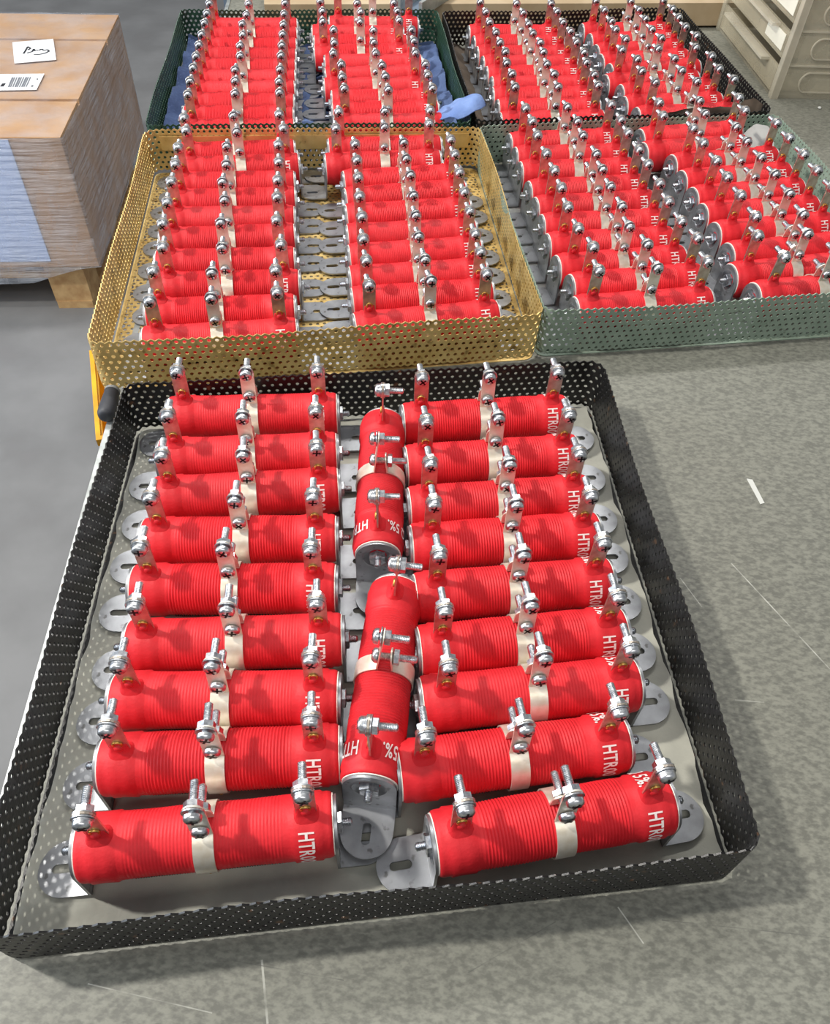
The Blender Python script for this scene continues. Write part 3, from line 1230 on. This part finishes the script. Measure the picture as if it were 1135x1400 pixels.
cpart('side_wall', [(0, CW, 0, T_, 0, CH)], 'clear_plastic')
cpart('side_wall', [(0, CW, CD - T_, CD, 0, CH)], 'clear_plastic')
cpart('back_wall', [(CW - T_, CW, T_, CD - T_, 0, CH)], 'clear_plastic')
cpart('base_plate', [(0, CW - T_, T_, CD - T_, 0, 0.004)], 'clear_plastic')
cpart('top_plate', [(0, CW, 0, CD, CH, CH + T_)], 'clear_plastic')
cpart('corner_rib', [(-0.003, 0.008, -0.003, 0.0, 0, CH), (-0.003, 0.0, 0, 0.010, 0, CH)], 'clear_edge')
cpart('corner_rib', [(-0.003, 0.008, CD, CD + 0.003, 0, CH), (-0.003, 0.0, CD - 0.010, CD, 0, CH)], 'clear_plastic')
DH = 0.047
for k in range(7):
    z0 = 0.004 + k * DH
    if z0 + DH > CH + 0.004:
        break
    cpart('rail', [(0.0, CW - T_, T_, T_ + 0.006, z0 + DH - 0.006, z0 + DH - 0.003), (0.0, CW - T_, CD - T_ - 0.006, CD - T_, z0 + DH - 0.006, z0 + DH - 0.003)], 'clear_plastic')
    dr = cpart('drawer', [(-0.002, 0.002, 0.013, CD - 0.013, z0 + 0.003, z0 + DH - 0.009), (0.002, CW - 0.02, 0.013, 0.015, z0 + 0.003, z0 + DH - 0.014),
                          (0.002, CW - 0.02, CD - 0.015, CD - 0.013, z0 + 0.003, z0 + DH - 0.014), (0.002, CW - 0.02, 0.015, CD - 0.015, z0 + 0.003, z0 + 0.005),
                          (CW - 0.022, CW - 0.02, 0.015, CD - 0.015, z0 + 0.005, z0 + DH - 0.014)], 'clear_drawer')
    cpart('pull_lip', [(-0.016, -0.002, 0.05, CD - 0.05, z0 + DH - 0.013, z0 + DH - 0.009)], 'clear_edge', dr)
    if k in (1, 2, 4):
        cpart('label_card', [(-0.0032, -0.0022, 0.020, 0.095, z0 + 0.010, z0 + DH - 0.015)], 'label_card', dr)
    # embossed stadium frame on the side wall
    mbf = MB()
    L2, r2, w = 0.122, 0.0150, 0.0016
    loop_o, loop_i = [], []
    for t in range(32):
        a = 2 * pi * t / 32
        c, s = cos(a), sin(a)
        off = L2 if c > 1e-6 else (-L2 if c < -1e-6 else 0)
        loop_o.append((CW / 2 + off + r2 * c, z0 + DH / 2 - 0.003 + r2 * s))
        loop_i.append((CW / 2 + off + (r2 - w) * c, z0 + DH / 2 - 0.003 + (r2 - w) * s))
    mbf.holed(loop_o, loop_i, -0.0022, 0.0, lambda x, y, z: (x, z, y))
    link('embossed_frame', mbf.mesh('embossed_frame', 'clear_edge'), cab)
    mbf = MB()
    mbf.box(0.010, CW - 0.004, -0.0016, 0.0, z0 + DH - 0.0045, z0 + DH - 0.002)
    link('embossed_line', mbf.mesh('embossed_line', 'clear_edge', False), cab)
# a cotton bud shaped rod seen through the lowest drawer
mb = MB()
mb.lathe([(0, 0.0005), (0.002, 0.005), (0.007, 0.0062), (0.012, 0.004), (0.014, 0.0022), (0.14, 0.002), (0.14, 0.0005)], 14, 'X', (True, True))
o = link('plastic_rod', mb.mesh('plastic_rod', 'label_card'), None)
o.matrix_world = cab.matrix_basis @ Matrix.Translation((0.045, 0.0230, 0.0170)) @ Matrix.Rotation(radians(-3), 4, 'Y')
tag(o, 'white plastic rod with a round tip lying in the lowest clear drawer', 'rod')

# wooden board behind the trays
mb = MB()
mb.box(-0.42, 0.46, -0.105, 0.20, 0.004, 0.040)
wb = link('wooden_board', mb.mesh('wooden_board', 'board_wood', False), None, (0.10, 1.66, 0.0), (0, 0, radians(9.5)))
tag(wb, 'thick tan wooden board lying on the table behind the rear trays', 'board')
# steel channel lying across the board
ch = empty('steel_channel', (-0.043, 1.496, 0.0400), radians(-25))
tag(ch, 'blue-grey steel channel lying slantwise on the wooden board', 'channel')
for nm, bx in (('web', (-0.020, 0.020, -0.025, 0.42, 0.0005, 0.003)), ('flange', (-0.023, -0.017, -0.025, 0.42, 0.0005, 0.022)), ('flange', (0.017, 0.023, -0.025, 0.42, 0.0005, 0.022))):
    mb = MB()
    mb.box(*bx)
    link(nm, mb.mesh(nm, 'steel_blue' if nm == 'web' else 'alu_edge', False), ch)

# steel upright behind the table
up_ = empty('steel_upright', (-0.378, 1.775, FLOOR), radians(6))
tag(up_, 'blue-grey steel rack upright standing behind the dark green tray', 'upright')
for x0 in (-0.052, 0.008):
    mb = MB()
    mb.box(x0, x0 + 0.044, -0.03, 0.03, 0, 1.5)
    link('post', mb.mesh('post', 'steel_blue', False), up_)
for z in (0.2, 0.6, 1.0, 1.4):
    mb = MB()
    mb.box(-0.008, 0.008, -0.02, 0.02, z, z + 0.04)
    link('spacer', mb.mesh('spacer', 'alu_edge', False), up_)

# ------------------------------------------------------------------ pallet and wrapped carton on the floor
RZ = radians(6.57)
pal = empty('pallet', (-0.873, 1.82, FLOOR), RZ)
tag(pal, 'light wooden pallet under the wrapped carton', 'pallet')
PW, PD = 1.20, 0.80


def ppart(name, bx):
    mb = MB()
    mb.box(*bx)
    return link(name, mb.mesh(name, 'pallet_wood', False), pal)


OX = -0.057
for yy in (0.035, PD / 2 - 0.05, PD - 0.12):
    for xx in (OX - 0.10, OX - PW / 2 - 0.07, OX - PW + 0.06):
        w = 0.10 if xx != OX - PW / 2 - 0.07 else 0.14
        ppart('block', (xx, xx + w, yy, yy + 0.10, 0.022, 0.098))
for xx in (OX - 0.10, OX - PW / 2 - 0.07, OX - PW + 0.06):
    w = 0.10 if xx != OX - PW / 2 - 0.07 else 0.14
    ppart('bottom_board', (xx + 0.002, xx + w - 0.002, 0.033, PD - 0.02, 0.0, 0.022))
for yy in (0.035, PD / 2 - 0.05, PD - 0.12):
    ppart('stringer', (OX - PW + 0.06, OX, yy - 0.002, yy + 0.10, 0.098, 0.120))
for k in range(8):
    x0 = OX - PW + 0.06 + k * 0.1485
    ppart('deck_board', (x0, x0 + 0.10, 0.03, PD - 0.02, 0.120, 0.144))

BZ0, BZ1 = -0.70, -0.36
BW, BD = 1.20, 0.81
box = empty('carton', (-0.873, 1.82, BZ0), RZ)
tag(box, 'large cardboard carton in clear stretch wrap on the wooden pallet', 'carton')


def bpart(name, bx, m, parent=box):
    mb = MB()
    mb.box(*bx)
    return link(name, mb.mesh(name, m, False), parent)


H_ = BZ1 - BZ0
bpart('body', (-BW, 0, 0, BD, 0.002, H_ - 0.012), 'cardboard')
for y0, y1 in ((0.0, 0.200), (0.214, 0.600), (0.614, BD)):
    bpart('top_flap', (-BW, 0, y0, y1, H_ - 0.011, H_), 'cardboard')
bpart('front_sheet', (-BW + 0.02, -0.118, -0.003, -0.0005, 0.02, H_ - 0.004), 'daylit_sheet')  # bluish daylight on the wrapped front is painted into this sheet


def paper(name, quad, label):
    mb = MB()
    mb.prism(quad, H_ + 0.0040, H_ + 0.0048)
    o = link(name, mb.mesh(name, 'paper_white', False), None, (-0.873, 1.82, BZ0), (0, 0, RZ))
    tag(o, label, 'label', 'paper labels on the carton')
    return o


def flat(name, polys, m, parent):
    mb = MB()
    for q in polys:
        mb.prism(q, H_ + 0.0049, H_ + 0.0052)
    return link(name, mb.mesh(name, m, False), parent)


def strokes(lines, w=0.0022):
    out = []
    for ln in lines:
        for (x0, y0), (x1, y1) in zip(ln, ln[1:]):
            dx, dy = x1 - x0, y1 - y0
            L = sqrt(dx * dx + dy * dy) or 1
            nx, ny = -dy / L * w, dx / L * w
            out.append([(x0 + nx, y0 + ny), (x0 - nx, y0 - ny), (x1 - nx, y1 - ny), (x1 + nx, y1 + ny)])
    return out


L1 = [(-0.205, 0.424), (-0.103, 0.451), (-0.143, 0.600), (-0.247, 0.572)]
lab1 = paper('paper_label', L1, 'white paper with a dark handwritten scrawl on the wrapped carton')


def lp(u, v, Q):
    a = Vector(Q[0]).lerp(Vector(Q[1]), u)
    b = Vector(Q[3]).lerp(Vector(Q[2]), u)
    return a.lerp(b, v)[:]


sc = [[(0.24, 0.40), (0.30, 0.55), (0.36, 0.72), (0.42, 0.62), (0.36, 0.56)], [(0.33, 0.42), (0.45, 0.46), (0.50, 0.58), (0.52, 0.48)], [(0.55, 0.52), (0.60, 0.50)],
      [(0.62, 0.50), (0.68, 0.55), (0.74, 0.47), (0.82, 0.50), (0.86, 0.42), (0.76, 0.34), (0.60, 0.30), (0.48, 0.32)]]
flat('handwriting', strokes([[lp(u, v, L1) for u, v in ln] for ln in sc], 0.0024), 'ink', lab1)
L2q = [(-0.350, 0.243), (-0.110, 0.257), (-0.113, 0.358), (-0.372, 0.345)]
lab2 = paper('paper_label', L2q, 'white shipping label with grey barcode on the wrapped carton')
bars = []
for k in range(9):
    u0 = 0.80 - 0.10 + k * 0.022
    w = 0.012 if k % 3 else 0.018
    bars.append([lp(u0, 0.18, L2q), lp(u0 + w, 0.18, L2q), lp(u0 + w, 0.78, L2q), lp(u0, 0.78, L2q)])
flat('barcode', bars, 'ink_grey', lab2)
flat('print', [[lp(0.62, 0.22, L2q), lp(0.655, 0.22, L2q), lp(0.665, 0.42, L2q), lp(0.63, 0.40, L2q)], [lp(0.93, 0.18, L2q), lp(0.95, 0.18, L2q), lp(0.95, 0.26, L2q), lp(0.93, 0.26, L2q)],
               [lp(0.95, 0.62, L2q), lp(0.965, 0.62, L2q), lp(0.965, 0.68, L2q), lp(0.95, 0.68, L2q)], [lp(0.40, 0.70, L2q), lp(0.50, 0.70, L2q), lp(0.50, 0.76, L2q), lp(0.40, 0.76, L2q)]], 'ink', lab2)

# stretch wrap: a loose skin round the carton with a ragged lower edge
mb = MB()
per = [(-BW, 0), (0, 0), (0, BD), (-BW, BD)]
ring = []
for i in range(4):
    a, b = Vector(per[i]), Vector(per[(i + 1) % 4])
    n = 40 if i % 2 == 0 else 28
    dv = (b - a).normalized()
    out = Vector((dv.y, -dv.x))
    for k in range(n):
        ring.append((a.lerp(b, k / n), out, i))
rows = 18
v, f = [], []
for j in range(rows + 1):
    t = j / rows
    for k, (p, out, i) in enumerate(ring):
        zb = -0.045 + 0.02 * noise.noise(Vector((p.x * 4, p.y * 4, 1.0))) if i == 0 else 0.0
        if i == 0:
            zb += 0.05 * max(0, (p.x + 0.18) / 0.18)
        z = zb + (H_ + 0.002 - zb) * t
        w = 0.006 + 0.004 * noise.noise(Vector((p.x * 9, p.y * 9, z * 26)))
        q = p + out * w
        v.append((q.x, q.y, z))
m = len(ring)
for j in range(rows):
    for k in range(m):
        f.append((j * m + k, j * m + (k + 1) % m, (j + 1) * m + (k + 1) % m, (j + 1) * m + k))
mb.add(v, f)
link('stretch_wrap', mb.mesh('stretch_wrap', 'stretch_wrap', True, 80), box)
# top skin
mb = MB()
v, f = [], []
b0 = 0
NX, NY = 40, 28
for j in range(NY + 1):
    for i in range(NX + 1):
        x, y = -BW + BW * i / NX, BD * j / NY
        v.append((x, y, H_ + 0.0022 + 0.0012 * noise.noise(Vector((x * 14, y * 14, 6)))))
for j in range(NY):
    for i in range(NX):
        q = b0 + j * (NX + 1) + i
        f.append((q, q + 1, q + NX + 2, q + NX + 1))
mb.add(v, f)
link('top_wrap', mb.mesh('top_wrap', 'stretch_wrap_thin', True, 80), box)

# ------------------------------------------------------------------ beside the table edge
bin_ = empty('storage_bin', (-0.306, 0.688, -0.225), radians(19.7))
tag(bin_, 'yellow plastic storage bin hanging beside the table under the gold tray', 'bin')
mb = MB()
BWd, BLn, BHt = 0.130, 0.148, 0.120


def ring4(hw, hl, z):
    return [(-hw, -hl, z), (hw, -hl, z), (hw, hl, z), (-hw, hl, z)]


hw, hl = BWd / 2, BLn / 2
loops = [ring4(hw * 0.7, hl * 0.7, 0.0), ring4(hw, hl, BHt), ring4(hw - 0.003, hl - 0.003, BHt), ring4(hw * 0.7 - 0.003, hl * 0.7 - 0.003, 0.004)]
v = [p for lo in loops for p in lo]
f = [(3, 2, 1, 0), (12, 13, 14, 15)]
for i in range(3):
    for k in range(4):
        f.append((i * 4 + k, i * 4 + (k + 1) % 4, (i + 1) * 4 + (k + 1) % 4, (i + 1) * 4 + k))
mb.add(v, f)
link('bin_body', mb.mesh('bin_body', 'yellow_plastic', False), bin_)
mb = MB()
mb.holed([p[:2] for p in ring4(hw + 0.004, hl + 0.005, 0)], [p[:2] for p in ring4(hw - 0.001, hl - 0.001, 0)], BHt - 0.006, BHt + 0.003, lambda x, y, z: (x, y, z))
link('bin_rim', mb.mesh('bin_rim', 'yellow_plastic', False), bin_)
# steel shelf under the tabletop that carries the bin
mb = MB()
x, y, z = local(table, (-0.306, 0.688, -0.225))
mb.box(x - 0.05, x + 0.20, y - 0.06, y + 0.06, z - 0.004, z - 0.0005)
mb.box(x + 0.197, x + 0.20, y - 0.06, y + 0.06, z, -FLOOR - 0.028)
link('under_shelf', mb.mesh('under_shelf', 'steel_leg', False), table)
# black handle lying on the table edge between the trays
gr = empty('rubber_grip', (-0.2815, 0.5120, 0.0092), radians(6))
tag(gr, 'short black rubber handle on the table edge between gold and black trays', 'handle')
mb = MB()
mb.lathe([(-0.002, 0.004), (-0.0005, 0.0064), (0.003, 0.0077), (0.010, 0.0078), (0.026, 0.0070), (0.032, 0.0064)], 22, 'Y', (True, True))
link('grip', mb.mesh('grip', 'rubber'), gr)
mb = MB()
mb.lathe([(0.032, 0.0070), (0.035, 0.0070), (0.036, 0.006)], 18, 'Y', (True, True))
link('grip_collar', mb.mesh('grip_collar', 'steel_leg'), gr)
